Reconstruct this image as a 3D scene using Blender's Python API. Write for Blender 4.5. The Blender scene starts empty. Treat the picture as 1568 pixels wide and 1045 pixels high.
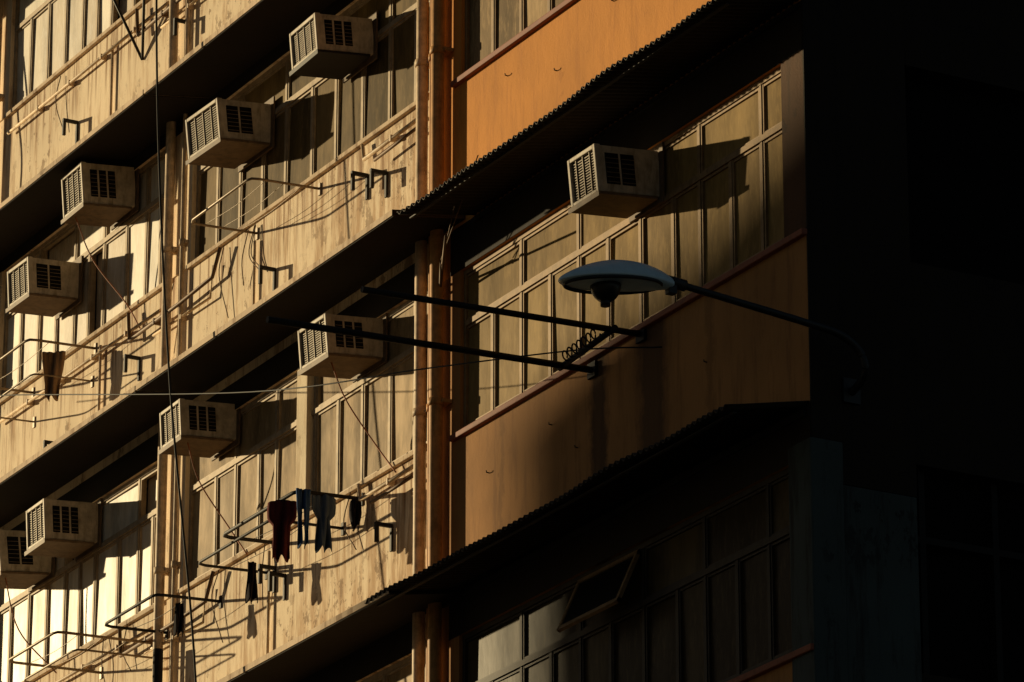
import bpy, bmesh, math, random
from mathutils import Vector, Matrix
random.seed(7)
scene=bpy.context.scene
V=Vector
# ------------------------------------------------------------------ materials
def newmat(name):
    m=bpy.data.materials.new(name); m.use_nodes=True
    nt=m.node_tree; b=nt.nodes['Principled BSDF']
    return m,nt,b
def N(nt,t,**kw):
    n=nt.nodes.new(t)
    for k,v in kw.items(): setattr(n,k,v)
    return n
def noise(nt,scale,detail=4,rough=.6,vec=(1,1,1)):
    tc=N(nt,'ShaderNodeTexCoord'); mp=N(nt,'ShaderNodeMapping'); mp.inputs['Scale'].default_value=vec
    nt.links.new(tc.outputs['Object'],mp.inputs['Vector'])
    n=N(nt,'ShaderNodeTexNoise'); n.inputs['Scale'].default_value=scale; n.inputs['Detail'].default_value=detail; n.inputs['Roughness'].default_value=rough
    nt.links.new(mp.outputs['Vector'],n.inputs['Vector'])
    return n.outputs['Fac']
def ramp(nt,fac,a,b,ca=(0,0,0,1),cb=(1,1,1,1)):
    r=N(nt,'ShaderNodeValToRGB'); r.color_ramp.elements[0].position=a; r.color_ramp.elements[1].position=b
    r.color_ramp.elements[0].color=ca; r.color_ramp.elements[1].color=cb
    nt.links.new(fac,r.inputs['Fac']); return r.outputs['Color']
def mix(nt,fac,a,b,mode='MIX'):
    m=N(nt,'ShaderNodeMix',data_type='RGBA',blend_type=mode)
    for s,i in ((fac,0),(a,6),(b,7)):
        if isinstance(s,bpy.types.NodeSocket): nt.links.new(s,m.inputs[i])
        elif i==0: m.inputs[0].default_value=s
        else: m.inputs[i].default_value=(*s,1)
    return m.outputs[2]
def math_(nt,op,a,b=None,c=None):
    m=N(nt,'ShaderNodeMath',operation=op)
    for i,s in enumerate((a,b,c)):
        if s is None: continue
        if isinstance(s,bpy.types.NodeSocket): nt.links.new(s,m.inputs[i])
        else: m.inputs[i].default_value=s
    return m.outputs[0]
def bump(nt,b,h,strength=.4,dist=.01):
    bp=N(nt,'ShaderNodeBump'); bp.inputs['Strength'].default_value=strength; bp.inputs['Distance'].default_value=dist
    nt.links.new(h,bp.inputs['Height']); nt.links.new(bp.outputs['Normal'],b.inputs['Normal'])
def plaster(name,base,stain,amt=.6,rough=.85,patch=None,drips=None,var=.12,lo=.50,peel=.57,storey=None,grain=.15):
    m,nt,b=newmat(name)
    n1=noise(nt,.9,3,.6); n2=noise(nt,2.6,5,.74,(3.2,3.2,.36)); n3=noise(nt,6,5,.72,(1,1,.6)); n4=noise(nt,55,2,.6)
    dark=tuple(c*(1-var*2.2) for c in base)
    c=mix(nt,ramp(nt,n1,.35,.65),base,dark)
    nn=n2; pz=n3; bigsrc=n1
    if storey or drips:
        tc=N(nt,'ShaderNodeTexCoord'); sp=N(nt,'ShaderNodeSeparateXYZ'); nt.links.new(tc.outputs['Object'],sp.inputs[0])
    if storey:
        ph=math_(nt,'FRACT',math_(nt,'DIVIDE',math_(nt,'SUBTRACT',sp.outputs['Z'],14.03),3.045))
        lowr=math_(nt,'MAXIMUM',math_(nt,'SUBTRACT',1.0,math_(nt,'DIVIDE',math_(nt,'ABSOLUTE',math_(nt,'SUBTRACT',ph,.66)),.12)),0.)
        upr=math_(nt,'MAXIMUM',math_(nt,'SUBTRACT',1.0,math_(nt,'DIVIDE',math_(nt,'ABSOLUTE',math_(nt,'SUBTRACT',ph,.99)),.22)),0.)
        near=math_(nt,'MINIMUM',math_(nt,'MAXIMUM',math_(nt,'DIVIDE',math_(nt,'ADD',sp.outputs['X'],4.2),4.),0.),1.)
        term=math_(nt,'ADD',math_(nt,'MULTIPLY',lowr,.05),math_(nt,'MULTIPLY',near,.085))
        nn=math_(nt,'ADD',n2,term); pz=math_(nt,'ADD',n3,math_(nt,'MULTIPLY',near,.045)); bigsrc=math_(nt,'ADD',n1,term)
    s=ramp(nt,nn,lo,lo+.14); s=math_(nt,'MULTIPLY',s,amt)
    c=mix(nt,s,c,stain)
    p=ramp(nt,pz,peel,peel+.03)
    big=ramp(nt,bigsrc,.47,.60)
    pm=math_(nt,'MULTIPLY',p,big)
    c=mix(nt,math_(nt,'MULTIPLY',pm,min(1,.75*amt+.15)),c,patch or tuple(x*.55 for x in stain))
    if storey:
        n5=noise(nt,2.0,3,.6,(9,9,.22))
        st=math_(nt,'MULTIPLY',ramp(nt,n5,.50,.62),math_(nt,'MINIMUM',math_(nt,'MULTIPLY',upr,1.6),.85))
        c=mix(nt,st,c,(.24,.11,.04))
    c=mix(nt,math_(nt,'MULTIPLY',ramp(nt,n4,.3,.75),grain),c,tuple(x*.6 for x in base))
    if drips:
        wob=math_(nt,'MULTIPLY',math_(nt,'SUBTRACT',n3,.5),.25)
        xx=math_(nt,'ADD',sp.outputs['X'],wob)
        for (x0,w,a) in drips:
            d=math_(nt,'ABSOLUTE',math_(nt,'SUBTRACT',xx,x0))
            g=math_(nt,'SUBTRACT',1.0,math_(nt,'DIVIDE',d,w)); g=math_(nt,'MAXIMUM',g,0.0); g=math_(nt,'MULTIPLY',math_(nt,'MINIMUM',math_(nt,'MULTIPLY',g,2.),1.),a)
            c=mix(nt,g,c,tuple(x*.25 for x in stain))
    nt.links.new(c,b.inputs['Base Color']); b.inputs['Roughness'].default_value=rough
    b.inputs['Specular IOR Level'].default_value=.25
    h=math_(nt,'ADD',n3,math_(nt,'MULTIPLY',n4,.3))
    bump(nt,b,h,.5,.010)
    return m
def simple(name,base,rough=.6,metal=0,spec=.4,dirt=.35,scale=12):
    m,nt,b=newmat(name)
    n1=noise(nt,scale,3,.65); n2=noise(nt,4,4,.7,(4,4,.8))
    c=mix(nt,math_(nt,'MULTIPLY',ramp(nt,n1,.4,.7),dirt),base,tuple(x*.35 for x in base))
    k=min(1,base[0]*4)
    c=mix(nt,math_(nt,'MULTIPLY',ramp(nt,n2,.50,.72),dirt),c,(.16*base[0]+.05*k,.09*base[0]+.03*k,.02*k))
    nt.links.new(c,b.inputs['Base Color']); b.inputs['Roughness'].default_value=rough; b.inputs['Metallic'].default_value=metal
    b.inputs['Specular IOR Level'].default_value=spec
    return m
def glassmat(name,c1,c2,rough=.28,spec=.5):
    m,nt,b=newmat(name)
    at=N(nt,'ShaderNodeAttribute',attribute_name='tone')
    n2=noise(nt,1.6,4,.65,(2.5,2.5,.7)); n3=noise(nt,14,3,.7,(2,2,.5))
    c=mix(nt,at.outputs['Fac'],c1,c2)
    c=mix(nt,math_(nt,'MULTIPLY',ramp(nt,n2,.38,.66),.7),c,tuple(x*.45 for x in c1))
    c=mix(nt,math_(nt,'MULTIPLY',ramp(nt,n3,.5,.75),.3),c,tuple(min(1,x*1.5) for x in c2))
    nt.links.new(c,b.inputs['Base Color'])
    r=math_(nt,'ADD',math_(nt,'MULTIPLY',n2,.3),rough-.12); nt.links.new(r,b.inputs['Roughness'])
    b.inputs['Specular IOR Level'].default_value=spec
    bump(nt,b,n2,.15,.02)
    return m
M={}
M['cream']=plaster('cream_plaster',(.93,.76,.54),(.42,.24,.11),.78,storey=True,lo=.515,peel=.57,patch=(.20,.11,.05),var=.07)
M['cream2']=plaster('pale_plaster',(.90,.75,.54),(.40,.24,.11),.5)
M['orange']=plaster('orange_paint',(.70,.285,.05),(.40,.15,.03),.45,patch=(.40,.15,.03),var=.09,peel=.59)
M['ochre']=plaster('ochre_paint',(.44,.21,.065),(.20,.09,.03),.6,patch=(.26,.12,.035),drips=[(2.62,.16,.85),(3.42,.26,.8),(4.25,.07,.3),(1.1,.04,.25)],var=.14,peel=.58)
M['pier']=plaster('dark_brown_pier',(.10,.045,.018),(.05,.025,.01),.7)  # pier brown is far darker than the orange wall beside it
M['soffit']=plaster('soffit_painted_shade',(.020,.014,.010),(.012,.009,.006),.6)  # near-black base paints in the shade under canopies
M['dark']=plaster('shade_dark_wall',(.020,.013,.007),(.012,.009,.006),.6)  # end wall turned from the sun, its shade put into the base colour
M['grey']=plaster('grey_paint',(.06,.078,.075),(.02,.02,.018),.85)
M['sill']=simple('red_oxide_sill',(.27,.075,.035),.7)
M['slab']=plaster('slab_concrete',(.78,.60,.42),(.25,.14,.07),.7)
M['frame']=simple('aluminium_frame',(.42,.32,.21),.6,.1,.2,.5)
M['framed']=simple('bronze_frame',(.30,.19,.09),.6,.1,.2,.5)
M['framek']=simple('shaded_frame',(.045,.035,.026),.6,.1,.2,.5)
M['framekk']=simple('shade_dark_frame',(.012,.010,.008),.7,.0,.2,.5)  # end wall frames, shade put into the near-black base
M['gL1']=glassmat('frosted_pane_olive',(.10,.065,.022),(.24,.16,.065),.5,.03)
M['gL1b']=glassmat('frosted_pane_tan',(.18,.115,.05),(.55,.38,.20),.5,.04)
M['gL2']=glassmat('pale_curtain_reflection_pane',(.58,.45,.30),(.95,.86,.70),.40,.22)  # pale base stands for curtains plus bright reflection in the glass
M['gR']=glassmat('frosted_pane_gold',(.24,.15,.05),(.38,.25,.09),.5,.03)
M['gC2']=glassmat('shaded_pane',(.03,.02,.01),(.10,.07,.03),.40,.05)
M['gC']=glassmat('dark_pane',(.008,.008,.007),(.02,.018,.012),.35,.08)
M['void']=simple('room_dark',(.006,.005,.004),.9,0,.1)
M['acw']=simple('aircon_cream_steel',(.60,.51,.39),.6,0,.25,.65,8)
M['acg']=simple('aircon_coil',(.24,.19,.13),.6,.2,.3,.5,40)
M['slot']=simple('aircon_vent_dark',(.012,.01,.008),.8,0,.1)
M['shelf']=simple('aircon_shelf_metal',(.18,.12,.07),.65,.1,.3,.6)
M['pipe']=simple('painted_pipe',(.72,.54,.36),.6,0,.2,.6)
M['pipeo']=simple('orange_painted_pipe',(.58,.29,.10),.6,0,.2,.55)
M['iron']=simple('black_iron',(.015,.012,.01),.65,.1,.3,.3)
M['rust']=simple('rusty_steel',(.14,.08,.04),.65,.3,.4,.5)
M['tube']=simple('weathered_tube',(.25,.18,.11),.5,.3,.4,.5)
M['cable']=simple('rubber_cable',(.015,.015,.015),.7)
M['rcable']=simple('red_brown_cable',(.42,.15,.06),.7)
M['corr']=simple('corrugated_sheet_rust',(.03,.02,.012),.7,.1,.3,.5)
M['lamp']=simple('lamp_blue_grey_enamel',(.55,.74,.84),.35,.0,.6,.15)
M['lens']=simple('lamp_lens',(.015,.015,.015),.3,0,.3,.1)
M['galv']=simple('dark_painted_arm',(.016,.016,.016),.5,.1,.4,.3)
M['clothd']=simple('dark_red_cloth',(.10,.02,.018),.95,0,.1,.2)
M['clothk']=simple('black_cloth',(.02,.016,.018),.95,0,.1,.2)
M['clothb']=simple('blue_cloth',(.05,.10,.22),.95,0,.1,.25)
M['clothr']=simple('brown_cloth',(.26,.16,.09),.95,0,.1,.3)
M['clothg']=simple('grey_blue_cloth',(.08,.11,.16),.95,0,.1,.25)
M['asphalt']=simple('asphalt',(.05,.05,.05),.9,0,.2,.3,30)
M['pave']=simple('pavement_slabs',(.13,.12,.10),.9,0,.2,.4)
M['white']=simple('road_paint',(.7,.7,.66),.7)
# ------------------------------------------------------------------ mesh helpers
def parent_empty(name,loc=(0,0,0)):
    e=bpy.data.objects.new(name,None); scene.collection.objects.link(e); e.location=loc; e.empty_display_size=.2
    return e
def link(name,me,mats,parent=None):
    o=bpy.data.objects.new(name,me); scene.collection.objects.link(o)
    for m in mats: me.materials.append(M[m] if isinstance(m,str) else m)
    if parent: o.parent=parent
    return o
class MB:
    def __init__(s,tone=False):
        s.bm=bmesh.new(); s.tone=s.bm.faces.layers.float.new('tone') if tone else None
    def box(s,x0,x1,y0,y1,z0,z1,mi=0,tone=None,mat=None):
        vs=[s.bm.verts.new((x,y,z)) for x in (x0,x1) for y in (y0,y1) for z in (z0,z1)]
        if mat is not None:
            for v in vs: v.co=mat@v.co
        for q in ((0,1,3,2),(4,6,7,5),(0,4,5,1),(2,3,7,6),(0,2,6,4),(1,5,7,3)):
            f=s.bm.faces.new([vs[i] for i in q]); f.material_index=mi
            if tone is not None: f[s.tone]=tone
        return vs
    def tube(s,pts,r,n=8,mi=0,closed=False,r2=None):
        pts=[V(p) for p in pts]; rings=[]
        L=len(pts)
        for i,p in enumerate(pts):
            a=pts[i-1] if i>0 else (pts[-1] if closed else pts[0]); c=pts[(i+1)%L] if (i<L-1 or closed) else pts[-1]
            t=(c-a).normalized()
            up=V((0,0,1)) if abs(t.z)<.9 else V((1,0,0))
            u=t.cross(up).normalized(); w=u.cross(t)
            rr=r if r2 is None else r+(r2-r)*i/(L-1)
            rings.append([s.bm.verts.new(p+u*math.cos(2*math.pi*k/n)*rr+w*math.sin(2*math.pi*k/n)*rr) for k in range(n)])
        m=L if closed else L-1
        for i in range(m):
            A=rings[i];B=rings[(i+1)%L]
            for k in range(n):
                f=s.bm.faces.new((A[k],A[(k+1)%n],B[(k+1)%n],B[k])); f.material_index=mi; f.smooth=True
        if not closed:
            for R_ in (rings[0][::-1],rings[-1]):
                f=s.bm.faces.new(R_); f.material_index=mi
    def done(s,name,mats,parent=None,bevel=0,recalc=True,endmat=None):
        if recalc: bmesh.ops.recalc_face_normals(s.bm,faces=s.bm.faces)
        if endmat is not None:
            s.bm.normal_update()
            for f in s.bm.faces:
                if f.normal.x>.9: f.material_index=endmat
        me=bpy.data.meshes.new(name); s.bm.to_mesh(me); s.bm.free()
        o=link(name,me,mats,parent)
        if bevel:
            b=o.modifiers.new('bevel','BEVEL'); b.width=bevel; b.segments=2; b.limit_method='ANGLE'
        return o
def bez(pts,n=10):
    """Catmull-Rom smooth path"""
    P=[V(p) for p in pts]; P=[P[0]*2-P[1]]+P+[P[-1]*2-P[-2]]; out=[]
    for i in range(1,len(P)-2):
        for k in range(n):
            t=k/n; a,b,c,d=P[i-1:i+3]
            out.append(.5*((2*b)+(c-a)*t+(2*a-5*b+4*c-d)*t*t+(3*b-a-3*c+d)*t**3))
    out.append(P[-2]); return out
# facade frame: plane y=0, outward is -y, +x towards the near corner, metres
# ------------------------------------------------------------------ building
bld=parent_empty('apartment_building')
XE=5.58
ST=3.045
sills=[13.97+ST*k for k in range(-4,5)]
bayR=(.41,5.28); bayL1=(-4.72,-.17); bayL2=(-9.12,-5.20)
far=[(-13.6,-9.6),(-18.4,-14.1),(-23.2,-18.9),(-28,-23.7)]
WH=1.38
left=MB(); right=MB(); right2=MB(); sillm=MB(); pier=MB(); lint=MB()
def bandrow(mb,x0,x1,zs):
    for i,s in enumerate(zs):
        lo=(zs[i-1]+WH) if i>0 else 0
        mb.box(x0,x1,0,.25,lo,s)
top=sills[-1]+WH
lz=[s+.06 for s in sills]
bandrow(left,-28.3,-5.19+.0,lz) 
for i,s in enumerate(lz):
    lo=(lz[i-1]+WH) if i>0 else 0
    left.box(-5.188,-.02,0.002,.25,lo,s)
left.box(-28.3,-.02,0,.25,top+.06,top+1.3)
for a,b in ((-5.20,-4.72),(-9.6,-9.12),(-14.1,-13.6),(-18.9,-18.4),(-23.7,-23.2),(-28.3,-28)):
    for s in lz: left.box(a,b,-.012,.24,s,s+WH)
left.done('left_wing_wall',['cream'],bld)
for i,s in enumerate(sills):
    lo=(sills[i-1]+WH) if i>0 else 0
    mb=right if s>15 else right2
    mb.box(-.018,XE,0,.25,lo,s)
    mb.box(-.018,.41,.001,.25,s,s+WH)
    pier.box(5.28,XE,.001,.25,s,s+WH)
    sillm.box(.30,XE+.01,-.045,.02,s-.045,s+.004)
right.box(-.018,XE,0,.25,top,top+1.3)
right.done('right_wing_wall',['orange'],bld)
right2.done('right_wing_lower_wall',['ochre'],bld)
pier.done('corner_pier',['pier'],bld)
sillm.done('window_sills',['sill'],bld,.008)
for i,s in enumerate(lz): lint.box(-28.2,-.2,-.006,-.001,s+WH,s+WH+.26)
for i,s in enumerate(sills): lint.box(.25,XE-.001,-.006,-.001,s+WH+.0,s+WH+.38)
lint.done('lintel_shade_strips',['soffit'],bld)  # dark strips paint the canopy shade onto the wall above the windows
ls=MB()
for s in lz:
    for a,b in (bayL1,bayL2,*far): ls.box(a-.05,b+.05,-.035,.03,s-.03,s+.012)
ls.done('left_window_ledges',['slab'],bld,.006)
bk=MB(); bk.box(-28.2,XE-.3,.32,.36,0.1,top+1); bk.done('room_darkness',['void'],bld)
rf=MB(); rf.box(-28.3,XE,.25,12,top+1.1,top+1.28); rf.box(-28.3,-28.1,.25,12,0,top+1.1); rf.box(-28.1,XE-.3,11.8,12,0,top+1.1); rf.done('roof_and_rear_walls',['slab'],bld)
can=MB(); und=MB()
for i,z in enumerate([12.53-ST*3,12.53-ST*2,9.46,12.53,15.67,18.49,21.52,24.5]):
    for a,b in ((-28.3,-9.3),(-9.25,-4.40),(-4.38,.50)):
        vs=can.box(a,b,-.67,-.007,z,z+.05)
        for v in vs:
            if v.co.y>-.3: v.co.z+=.10
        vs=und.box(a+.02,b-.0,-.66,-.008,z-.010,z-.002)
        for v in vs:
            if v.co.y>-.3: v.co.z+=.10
can.done('left_canopy_slabs',['slab','soffit'],bld,endmat=1)  # near end faces take the dark material, shade put into colour
und.done('canopy_undersides',['soffit'],bld)  # thin dark sheets carry the shade below the slabs in their colour
def corrugated(name,x0,x1,zo,zi,depth,par):
    bm=bmesh.new(); pitch=.076; n=int((x1-x0)/pitch*8); rows=5
    g=[]
    for i in range(n+1):
        x=x0+(x1-x0)*i/n; w=.016*math.sin(2*math.pi*x/pitch)
        sagx=.012*math.sin(x*1.9)+.006*math.sin(x*5.1)
        g.append([bm.verts.new((x,-depth*(1-j/rows)-(.012*math.sin(x*3.7) if j==0 else 0),zo+(zi-zo)*j/rows+w+sagx*(1-j/rows))) for j in range(rows+1)])
    for i in range(n):
        for j in range(rows):
            bm.faces.new((g[i][j],g[i+1][j],g[i+1][j+1],g[i][j+1])).smooth=True
    me=bpy.data.meshes.new(name); bm.to_mesh(me); bm.free()
    o=link(name,me,['corr'],par); s=o.modifiers.new('s','SOLIDIFY'); s.thickness=.006
    return o
for z,xa in ((18.62,.3),(15.63,.62),(12.55,.12),(9.5,.2)):
    aw=parent_empty('corrugated_awning')
    corrugated('sheet',xa,XE-.01,z,z+.13,.68,aw)
    b=MB()
    b.box(xa+.05,XE-.05,-.60,-.57,z-.032,z-.022)
    b.box(xa+.05,XE-.05,-.03,-.008,z+.04,z+.085)
    b.done('rails',['iron'],aw)

# ---------------------------------------------------------------- windows
def window_bay(x0,x1,zs,mull,gm,fm,trans=.92,h=WH,tiers=True,wide_top=True,name='windows',yg=.060,tilt=.008,openp=.0):
    fr=MB(); gl=MB(tone=True)
    yf0,yf1=.03,.11
    xs=[x0]+list(mull)+[x1]
    fr.box(x0,x1,yf0,yf1,zs+.012,zs+.05); fr.box(x0,x1,yf0,yf1,zs+h-.04,zs+h)
    for x in (x0,x1-.04): fr.box(x,x+.04,yf0+.002,yf1-.002,zs+.05,zs+h-.04)
    if tiers: fr.box(x0+.04,x1-.04,yf0-.004,yf1-.004,zs+trans-.022,zs+trans+.022)
    for i,x in enumerate(mull):
        w=.026 if i%2 else .034
        full=(not wide_top) or i%2==1
        fr.box(x-w/2,x+w/2,yf0+.004,yf1-.006,zs+.05,(zs+h-.04) if full else (zs+trans-.022 if tiers else zs+h-.04))
    def pane(a,b,z0,z1):
        t=random.random(); R_=Matrix.Translation(((a+b)/2,yg,(z0+z1)/2))@Matrix.Rotation(random.gauss(0,tilt),4,'Z')@Matrix.Rotation(random.gauss(0,tilt),4,'X')
        if openp and random.random()<openp: R_=Matrix.Translation(((a+b)/2,yg+.06,(z0+z1)/2)); t=-1.2
        w=(b-a)/2; hh=(z1-z0)/2
        gl.box(-w,w,-.003,.003,-hh,hh,tone=t,mat=R_)
        s=.020
        for q in ((a+.004,a+s,z0,z1),(b-s,b-.004,z0,z1)): fr.box(q[0],q[1],yf0+.010,yf1-.03,q[2],q[3])
        for q in ((z0,z0+s),(z1-s,z1)): fr.box(a+s,b-s,yf0+.012,yf1-.032,q[0],q[1])
    for i in range(len(xs)-1):
        a,b=xs[i]+.016,xs[i+1]-.016
        pane(a,b,zs+.052,zs+(trans-.024 if tiers else h-.042))
    if tiers:
        ts=[x0]+[m for i,m in enumerate(mull) if (not wide_top) or i%2==1]+[x1]
        for i in range(len(ts)-1): pane(ts[i]+.016,ts[i+1]-.016,zs+trans+.024,zs+h-.042)
    fr.done(name+'_frames',[fm],bld); gl.done(name+'_panes',[gm],bld)
def reg(x0,x1,n): return [x0+(x1-x0)*i/n for i in range(1,n)]
mR=[.88,1.35,1.81,2.26,2.71,3.20,3.68,4.07,4.51,4.94]
for i,s in enumerate(sills):
    window_bay(.41,5.28,s,mR,('gL1b' if s>16 else 'gR') if s>13 else 'gC2','framed' if s>13 else 'framek',name='right_windows')  # lower rows get darker panes and frames, the shadow put into colour
    l=lz[i]
    mA=[-4.28,-3.81,-3.36,-2.90,-2.39,-1.93,-1.43,-.93,-.46]
    mB=[-4.19,-3.79,-3.33,-2.99,-2.55,-2.24,-1.82,-1.37,-.88,-.44]
    window_bay(bayL1[0],bayL1[1],l,mA if i%2 else mB,'gL1' if i==5 else 'gL1b','frame',name='left_windows',openp=.1)
    window_bay(bayL2[0],bayL2[1],l,[-8.72,-8.28,-7.86,-7.44,-7.1,-6.76,-6.25,-5.81,-5.50],'gL2','frame',name='far_windows',openp=.12)
    for f_ in far:
        window_bay(f_[0],f_[1],l,reg(f_[0],f_[1],8),'gL2','frame',name='far_windows')
cb=MB(); l=lz[4]; cb.box(-2.50,-2.30,-.015,.2,l+.02,l+WH-.001); cb.done('window_column',['cream2'],bld,.006)
sz=sills[3]
op=MB()
Rm=Matrix.Translation((0,.02,sz+WH-.05))@Matrix.Rotation(math.radians(-24),4,'X')
def osash(a,b,h):
    for q in ((a,a+.035,-h,0),(b-.035,b,-h,0),(a,b,-.035,0),(a,b,-h,-h+.035)):
        op.box(q[0],q[1],-.015,.015,q[2],q[3],0,mat=Rm)
    op.box(a+.035,b-.035,-.003,.003,-h+.035,-.035,1,mat=Rm)
osash(2.28,3.18,.46)
op.done('open_sash',['framed','gC'],bld)

# ---------------------------------------------------------------- end wall (near gable)
ew=MB(); eg=MB(); ed=MB()
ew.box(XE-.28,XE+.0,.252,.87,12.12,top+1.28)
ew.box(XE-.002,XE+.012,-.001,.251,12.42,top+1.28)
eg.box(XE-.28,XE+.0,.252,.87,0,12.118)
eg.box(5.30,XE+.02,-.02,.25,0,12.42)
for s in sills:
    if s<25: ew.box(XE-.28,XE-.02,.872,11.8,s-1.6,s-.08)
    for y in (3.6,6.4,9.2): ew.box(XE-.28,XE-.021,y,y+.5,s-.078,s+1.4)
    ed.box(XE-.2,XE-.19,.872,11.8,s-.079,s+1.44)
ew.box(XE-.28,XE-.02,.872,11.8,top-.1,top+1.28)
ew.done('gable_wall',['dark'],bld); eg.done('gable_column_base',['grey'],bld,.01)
ed.done('gable_glass',['void'],bld)
ef=MB()
for s in sills[:4]:
    y=.95
    while y<11.5:
        ef.box(XE-.17,XE-.10,y,y+.05,s-.078,s+1.43); y+=.62
    ef.box(XE-.171,XE-.101,.9,11.7,s+.9,s+.95)
ef.done('gable_frames',['framekk'],bld)

# ---------------------------------------------------------------- divider pipes
def vpipe(name,x,y,r,mat,z0=0.1,z1=top+1.2,clips=True):
    e=parent_empty(name); b=MB()
    b.tube([(x,y,z0),(x,y,z1)],r,14)
    if clips:
        z=z0+.5
        while z<z1:
            b.tube([(x,y,z-.03),(x,y,z+.03)],r+.010,14); b.box(x-r-.035,x+r+.035,y+r*.3,-.002,z-.015,z+.015); 
            z+=1.52
    b.done('pipe',[mat],e)
vpipe('drain_pipe',-.10,-.09,.050,'pipe')
vpipe('drain_pipe',.045,-.07,.026,'pipeo')
vpipe('drain_pipe',.19,-.10,.055,'pipeo')
vpipe('drain_pipe',-5.06,-.08,.045,'pipe')
vpipe('drain_pipe',-4.82,-.05,.02,'pipe')
vpipe('drain_pipe',-9.3,-.08,.045,'pipe')
vpipe('drain_pipe',-4.88,-.16,.045,'iron',9.6,13.5,False)
for x,z0,z1 in ((-3.35,15.9,16.85),(-6.55,18.8,19.9),(-6.62,15.95,16.9),(-2.95,12.8,13.9)):
    vpipe('conduit_pipe',x,-.03,.013,'pipe',z0,z1,False)
def hpipe(pts,r,mat,name='conduit_pipe'):
    e=parent_empty(name); b=MB(); b.tube(pts,r,8)
    for i in range(len(pts)-1):
        a,c=V(pts[i]),V(pts[i+1]); L=(c-a).length; n=int(L/.8)
        for k in range(1,n+1):
            p=a.lerp(c,k/(n+1)); b.box(p.x-.012,p.x+.012,p.y-r-.004,-.002,p.z-r-.01,p.z+r+.01)
    b.done('run',[mat],e)
for zz in (17.03,14.03,20.07):
    hpipe([(-1.25,-.05,zz-.02),(-1.22,-.05,zz-.16),(-.2,-.05,zz-.14)],.018,'pipe')
    hpipe([(-.95,-.09,zz-.27),(-.2,-.09,zz-.25)],.014,'rust')
    hpipe([(-9.0,-.05,zz-.20),(-5.25,-.05,zz-.22)],.016,'pipe')
    hpipe([(-5.9,-.08,zz-.05),(-5.86,-.08,zz-.33),(-4.75,-.08,zz-.31),(-4.1,-.08,zz-.28),(-3.95,-.08,zz-.05)],.018,'rust')
    hpipe([(-5.4,-.05,zz-.42),(-4.2,-.05,zz-.44),(-4.15,-.05,zz-.15)],.012,'pipe')
for zz in (17.03,14.03,20.07):
    e=parent_empty('service_wire'); b=MB()
    for k in range(5):
        x=random.uniform(-8.5,-.5); b.tube(bez([(x,-.03,zz-.03),(x+random.uniform(-.1,.1),-.06,zz-.3),(x+random.uniform(-.15,.15),-.03,zz-random.uniform(.45,.75))],5),.005,5)
    b.done('wires',['rust'],e)
# L brackets left on the parapets
e=parent_empty('wall_brackets'); b=MB()
for x,z in ((-1.25,16.72),(-.9,16.62),(-3.0,16.45),(-5.8,16.5),(-2.9,13.72),(-2.7,13.6),(-.75,13.5),(-6.7,13.4),(-7.6,16.2),(-4.9,19.5),(-7.4,19.4)):
    b.box(x,x+.03,-.16,-.003,z,z+.03); b.box(x,x+.03,-.02,-.0035,z-.20,z-.001); b.box(x+.002,x+.028,-.16,-.13,z-.14,z-.001)
b.done('brackets',['iron'],e)

# ---------------------------------------------------------------- air conditioners
def aircon(xn,w,zb,zt,depth=.50,tilt=5,shelf=True,hose=None,brk='shelf'):
    xn-=.21; zb+=.07; zt+=.07
    e=parent_empty('window_air_conditioner',(xn-w/2,-.0,zb+depth*math.sin(math.radians(tilt)))); h=zt-zb
    T=Matrix.Rotation(math.radians(tilt+random.uniform(-1.5,1.5)),4,'X')@Matrix.Rotation(random.uniform(-.04,.04),4,'Z')
    b=MB()
    hw=w/2; y0=-depth; fl=.028
    b.box(-hw,hw,y0+.035,.04,.004,h,mat=T)
    for q in ((-hw-.006,-hw+fl,0,h+.006),(hw-fl,hw+.006,0,h+.006)): b.box(q[0],q[1],y0,y0+.05,q[2],q[3],mat=T)
    for q in ((0,fl),(h-fl,h+.006)): b.box(-hw+fl,hw-fl,y0+.001,y0+.049,q[0],q[1],mat=T)
    b.done('casing',['acw'],e,.006)
    g=MB()
    g.box(-hw+fl,hw-fl,y0+.030,y0+.034,fl,h-fl,2,mat=T)
    n=15
    for k in range(1,n):
        z=fl+(h-2*fl)*k/n; g.box(-hw+fl,hw-fl,y0+.018,y0+.029,z-.0035,z+.0035,0,mat=T)
    for k in range(1,4):
        x=-hw+w*k/4; g.box(x-.004,x+.004,y0+.010,y0+.0175,fl,h-fl,0,mat=T)
    nc=random.choice((2,3,3)); cw=.27/nc
    for sx in (1,-1):
        xo=sx*hw
        for c in range(nc):
            ya=y0+.085+c*cw; yb=ya+cw-.02
            g.box(min(xo,xo+sx*.004),max(xo,xo+sx*.004),ya,yb,h*.18,h*.84,2,mat=T)
            for k in range(6):
                z=h*.22+k*h*.1
                g.box(min(xo+sx*.0045,xo+sx*.010),max(xo+sx*.0045,xo+sx*.010),ya+.004,yb-.004,z,z+.004,0,mat=T)
    g.done('grille',['acg','acw','slot'],e)
    p=MB(); p.box(-hw-.05,hw+.05,.012,.028,-.05,h+.06); p.done('sleeve_panel',['shelf'],e)
    if shelf:
        s=MB()
        s.box(-hw-.03,hw+.03,y0-.01,-.02,-.03,-.008,mat=T)
        s.box(-hw-.03,hw+.03,y0-.014,y0-.0105,-.045,-.004,mat=T)
        s.done('shelf',[brk],e,.003)
    if hose:
        t=MB(); t.tube(bez([V(p) for p in hose],8),.007,6); t.done('drain_hose',['rcable'],e)
    return e
aircon(-2.95,.60,17.60,17.97)
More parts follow.
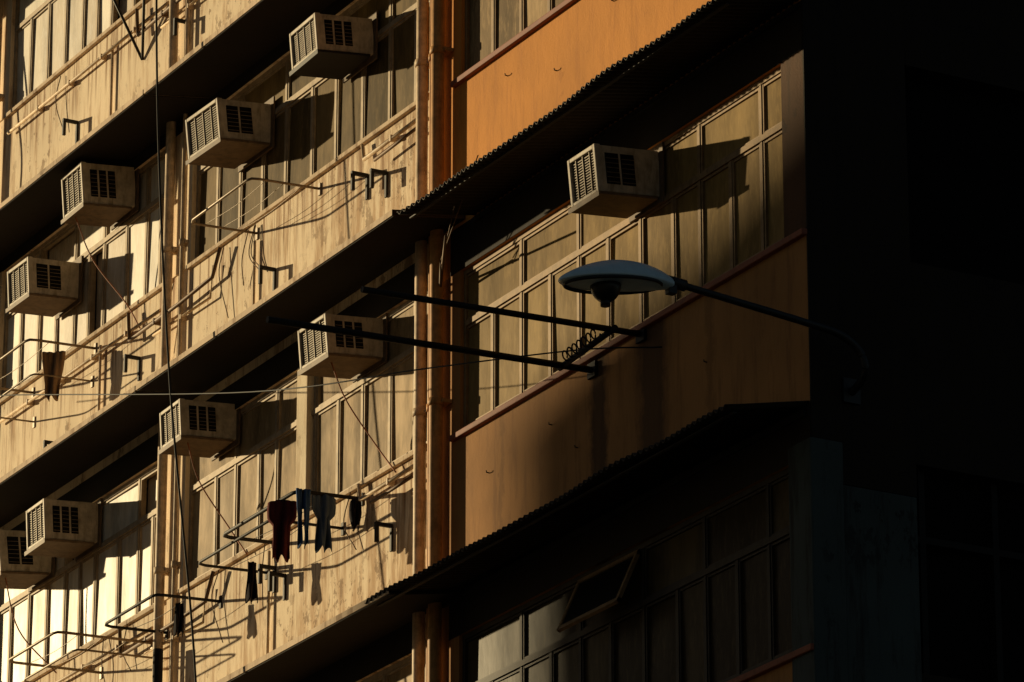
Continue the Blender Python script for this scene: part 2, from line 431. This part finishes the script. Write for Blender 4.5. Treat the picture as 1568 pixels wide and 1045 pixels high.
aircon(-5.82,.48,17.97,18.37,hose=[(-.1,-.45,-.03),(.02,-.3,-.5),(.35,-.1,-1.0),(.55,-.04,-1.3)])
aircon(-.98,.52,17.71,18.04,brk='iron')
aircon(-.75,.50,14.92,15.26,hose=[(.1,-.4,-.03),(.2,-.3,-.4),(.35,-.1,-.8),(.6,-.04,-1.1)])
aircon(-3.53,.45,15.02,15.35,hose=[(.1,-.4,-.03),(.15,-.3,-.4),(.3,-.1,-.8),(.6,-.04,-1.15)])
aircon(-6.45,.44,14.88,15.26)
aircon(-7.50,.48,14.87,15.27,hose=[(.1,-.4,-.03),(.25,-.3,-.6),(.7,-.1,-1.1)])
aircon(-7.07,.48,17.47,17.83)
aircon(3.74,.40,14.80,15.17,depth=.52)
aircon(-11.5,.5,17.9,18.3); aircon(-12.5,.5,14.9,15.3)

# ---------------------------------------------------------------- drying racks
def rack(x0,x1,z,depth,mat='tube',r=.012,wires=3,drop=0.02,brace=False):
    e=parent_empty('clothes_drying_rack'); b=MB()
    pts=[(x1,-.004,z),(x1,-depth+.08,z-drop),(x1-.02,-depth+.02,z-drop),(x1-.08,-depth,z-drop),(x0+.08,-depth,z-drop),(x0+.02,-depth+.02,z-drop),(x0,-depth+.08,z-drop),(x0,-.004,z)]
    b.tube(pts,r,8)
    for k in range(wires):
        y=-depth*(k+1)/(wires+1)
        b.tube(bez([(x0,y,z),((x0+x1)/2,y,z-.03),(x1,y,z)],5),.003,5)
    for x in (x0,x1):
        b.box(x-.02,x+.02,-.012,-.002,z-.06,z+.05)
        if brace: b.tube([(x,-depth*.55,z-.01),(x,-.006,z-.30)],r*.7,6)
    b.done('frame',[mat],e)
    return e
rack(-3.36,-2.14,16.93,.66)
rB=rack(-2.70,-1.28,13.90,.60,'iron',.017,1)
rack(-3.05,-1.62,13.74,.66,'iron',.013,1)
rack(-5.05,-3.95,13.72,.62,'iron',.014,1)
rack(-6.45,-5.35,13.70,.93,'tube',.013,3)
rack(-6.40,-5.20,13.52,.80,'tube',.010,0)
rack(-8.25,-6.80,16.93,.68,'tube',.013,2)
rack(-8.20,-6.85,16.62,.6,'tube',.009,0)
rack(-5.0,-3.6,20.15,.8,'iron',.015,2)
e=parent_empty('steel_wall_bracket'); b=MB()
b.tube([(-5.9,-.01,19.52),(-5.9,-.42,20.25)],.014,6); b.tube([(-5.9,-.01,19.52),(-5.25,-.3,20.25)],.014,6); b.tube([(-6.1,-.42,20.25),(-5.0,-.42,20.25)],.014,6)
b.done('struts',['iron'],e)
def garment(name,x,y,ztop,w,h,kind,mat,ang=0,seed=0):
    bm=bmesh.new(); nx,nz=18,22; g={}
    for i in range(nx+1):
        for j in range(nz+1):
            u=i/nx*2-1; t=j/nz
            if kind=='shirt':
                hw=.62-.06*t+.05*math.sin(t*6+seed)
                if t<.38: hw=1.0-.25*abs(t-.15)-(.0 if t<.30 else (t-.30)*3.5)
            elif kind=='trousers': hw=.72-.16*t
            else: hw=.8+.12*math.sin(t*4+seed)-.15*t
            X=u*hw*w/2; yy=.03*math.sin(u*5+t*3+seed)*(.4+t)+.012*math.sin(u*11+seed)
            Z=-t*h - (.05*h*abs(u)*(kind=='shirt')) + .02*math.sin(u*7+seed)*t
            g[i,j]=bm.verts.new((X,yy,Z))
    for i in range(nx):
        for j in range(nz):
            u=(i+.5)/nx*2-1; t=(j+.5)/nz
            if kind=='trousers' and t>.35 and abs(u)<.10+.06*t: continue
            bm.faces.new((g[i,j],g[i+1,j],g[i+1,j+1],g[i,j+1])).smooth=True
    for v in [v for v in bm.verts if not v.link_faces]: bm.verts.remove(v)
    bmesh.ops.transform(bm,matrix=Matrix.Rotation(ang,4,'Z'),verts=bm.verts)
    me=bpy.data.meshes.new(name); bm.to_mesh(me); bm.free()
    o=link(name,me,[mat]); o.location=(x,y,ztop); s=o.modifiers.new('s','SOLIDIFY'); s.thickness=.006
    return o
garment('hanging_shirt',-1.55,-.60,13.88,.24,.50,'shirt','clothd',1.0,1)
garment('hanging_trousers',-1.28,-.54,13.90,.17,.48,'trousers','clothb',1.35,2)
garment('hanging_shirt',-1.27,-.36,13.88,.22,.46,'shirt','clothg',1.4,3)
garment('hanging_cloth',-1.28,-.06,13.88,.10,.24,'cloth','clothk',1.4,6)
garment('hanging_cloth',-2.72,-.30,13.70,.12,.34,'cloth','clothk',1.4,4)
garment('hanging_cloth',-4.05,-.35,13.68,.10,.28,'cloth','clothk',1.3,5)
garment('hanging_towel',-7.0,-.34,16.90,.24,.46,'cloth','clothr',.9,8)
e=parent_empty('projecting_pole_rack'); b=MB()
b.tube([(2.56,-.0,13.84),(2.56,-2.75,13.77)],.026,10); b.tube([(3.29,-.0,13.90),(3.29,-2.35,13.84)],.024,10)
b.tube([(2.50,-.27,13.83),(3.35,-.27,13.89)],.024,8)
b.box(2.50,2.62,-.03,-.003,13.78,13.90); b.box(3.23,3.35,-.03,-.003,13.84,13.96)
b.done('poles',['iron'],e)
b=MB(); pts=[]
for k in range(140):
    t=k/139; a=t*2*math.pi*7
    pts.append((2.62+.50*t,-.30+.03*math.cos(a),13.875+.04*t+.045*math.sin(a)))
b.tube(pts,.007,5); b.done('coiled_wire',['iron'],e)
e=parent_empty('wire_antenna'); b=MB()
b.tube([(.55,-.25,15.35),(1.35,-.35,15.95)],.005,5); b.tube([(.55,-.25,15.3),(.95,-.30,15.85)],.005,5); b.tube([(.1,-.02,15.30),(1.1,-.5,15.33)],.012,6)
b.tube([(.1,-.02,15.22),(.55,-.25,15.33)],.012,6)
b.done('rods',['rust'],e)
def cable(pts,r=.008,mat='cable'):
    e=parent_empty('overhead_cable'); b=MB(); b.tube(bez(pts,12),r,6); b.done('line',[mat],e)
cable([(-3.72,-.9,22.0),(-3.61,-.9,18.56),(-3.19,-.9,15.50),(-2.50,-.9,12.52),(-2.3,-.9,10)],.011)
cable([(-9,-.9,16.9),(-6.91,-.9,16.35),(-1.54,-.9,14.76),(1.57,-.9,14.01),(3.2,-.5,13.72),(3.6,-.02,13.7)],.006)
cable([(-9.4,-.3,18.9),(-9.25,-.25,19.6),(-9.5,-.3,20.2),(-9.45,-.2,20.8)],.012)
bolt=parent_empty('wall_hooks'); b=MB()
for x,z in [(1.2,16.75),(2.0,16.5),(2.9,16.75),(1.9,13.6),(2.3,13.3),(4.2,13.4),(.9,13.5),(4.9,13.6)]:
    b.tube([(x,0,z),(x,-.025,z+.003),(x+.006,-.03,z+.015)],.005,6)
b.done('hooks',['iron'],bolt)

# ---------------------------------------------------------------- street lamp (arm bracketed off the gable column)
LX=5.80
lamp=parent_empty('street_lamp',(LX,0,0))
b=MB()
arm=bez([(-.20,.33,12.80),(-.08,.33,12.84),(0,.32,12.92),(0,.27,13.04),(0,.12,13.13),(0,-.15,13.17),(0,-.8,13.235),(0,-1.21,13.275)],10)
b.tube(arm,.030,12,r2=.025)
b.box(-.207,-.19,.26,.40,12.72,12.90)
b.tube([(0,-1.14,13.27),(0,-1.28,13.28)],.042,12)
b.done('arm_and_bracket',['galv'],lamp)
bm=bmesh.new(); rings=[]
L=.90
prof=[(0,.035,.03,.03),(.05,.06,.06,.04),(.14,.11,.095,.045),(.28,.16,.135,.045),(.45,.190,.155,.04),(.62,.195,.150,.036),(.78,.170,.115,.03),(.90,.120,.07,.026),(.97,.065,.035,.02),(1.0,.02,.012,.012)]
for t,w,hu,hd in prof:
    ring=[]
    for k in range(24):
        a=2*math.pi*k/24; sx=math.cos(a); sz_=math.sin(a)
        ring.append(bm.verts.new((w*sx,-1.23-L*t,13.26-.12*t+(hu*sz_ if sz_>0 else hd*.8*sz_))))
    rings.append(ring)
for i in range(len(rings)-1):
    for k in range(24): bm.faces.new((rings[i][k],rings[i][(k+1)%24],rings[i+1][(k+1)%24],rings[i+1][k])).smooth=True
bm.faces.new(rings[0]); bm.faces.new(rings[-1][::-1]); bmesh.ops.recalc_face_normals(bm,faces=bm.faces)
me=bpy.data.meshes.new('head'); bm.to_mesh(me); bm.free()
o=link('head_shell',me,['lamp'],lamp); s=o.modifiers.new('s','SUBSURF'); s.levels=1; s.render_levels=2
b=MB()
rim=[(.186*math.cos(a),-1.71+.37*math.sin(a),13.175+.05*math.sin(a)) for a in [2*math.pi*k/40 for k in range(40)]]
b.tube(rim,.012,6,closed=True)
b.done('rim',['galv'],lamp)
bm=bmesh.new(); bmesh.ops.create_uvsphere(bm,u_segments=24,v_segments=12,radius=1)
for v in bm.verts:
    v.co=V((v.co.x*.10,v.co.y*.11-1.77,v.co.z*(.13 if v.co.z<0 else .03)+13.165))
for f_ in bm.faces: f_.smooth=True
me=bpy.data.meshes.new('bowl'); bm.to_mesh(me); bm.free(); link('refractor_bowl',me,['lens'],lamp)
b=MB(); b.tube([(0,-1.77,13.06),(0,-1.77,13.01)],.035,12); b.box(-.03,.03,-1.28,-1.22,13.19,13.25); b.done('fittings',['galv'],lamp)

# ---------------------------------------------------------------- ground, street
g=MB(); g.box(-600,600,-600,600,-.2,0); g.done('ground',['pave'])
g=MB(); g.box(-600,600,-16,-3,.004,.008); g.done('road',['asphalt'])
g=MB(); g.box(-600,600,-3,-.02,.006,.13); g.done('pavement',['pave'])
g=MB(); g.box(-600,600,-26,-16,.006,.13); g.done('pavement',['pave'])
g=MB()
for k in range(-40,40): g.box(k*6,k*6+3,-9.56,-9.44,.012,.0125)
g.done('road_marking',['white'])
nb=parent_empty('neighbouring_building')
Rn=Matrix.Translation((1.15-34.2*2.0,-34.2,0))@Matrix.Rotation(math.radians(15.5),4,'Z')
b=MB(); top_n=28.15
b.box(0,36,-14,0,0,top_n,mat=Rn); b.done('walls',['grey'],nb)
b=MB()
for fl_ in range(8):
    for k in range(9): b.box(1.2+k*3.5,3.2+k*3.5,.002,.02,1.2+fl_*3.3,2.8+fl_*3.3,mat=Rn)
    for k in range(4): b.box(36.002,36.02,-13+k*3.4,-11+k*3.4,1.2+fl_*3.3,2.8+fl_*3.3,mat=Rn)
b.done('windows',['void'],nb)

# ---------------------------------------------------------------- light
sd=V((-2.0,-1.0,.42)).normalized()
el=math.asin(sd.z)
sun=bpy.data.lights.new('sun','SUN'); sun.energy=5.0; sun.angle=math.radians(.53); sun.color=(1,.79,.45)
so=bpy.data.objects.new('sun',sun); scene.collection.objects.link(so); so.rotation_euler=sd.to_track_quat('Z','Y').to_euler(); so.location=(-30,-20,40)
w=bpy.data.worlds.new('World'); scene.world=w; w.use_nodes=True; nt=w.node_tree
bg=nt.nodes['Background']; sky=nt.nodes.new('ShaderNodeTexSky'); sky.sky_type='NISHITA'; sky.sun_disc=False
sky.sun_elevation=el; sky.sun_rotation=math.atan2(sd.x,sd.y)%(2*math.pi)
nt.links.new(sky.outputs[0],bg.inputs[0]); bg.inputs[1].default_value=.022
# ---------------------------------------------------------------- camera
cam=bpy.data.cameras.new('camera'); co=bpy.data.objects.new('camera',cam); scene.collection.objects.link(co)
th=math.radians(19.647); al=math.radians(28.833)
F=V((-math.cos(al)*math.cos(th),math.sin(al)*math.cos(th),math.sin(th)))
co.location=(32.875,-17.4,1.6); co.rotation_euler=F.to_track_quat('-Z','Y').to_euler()
cam.sensor_width=36; cam.lens=7500/1568*36; cam.clip_end=2000; cam.clip_start=.1
scene.camera=co
scene.view_settings.view_transform='Standard'; scene.view_settings.look='None'; scene.view_settings.exposure=0
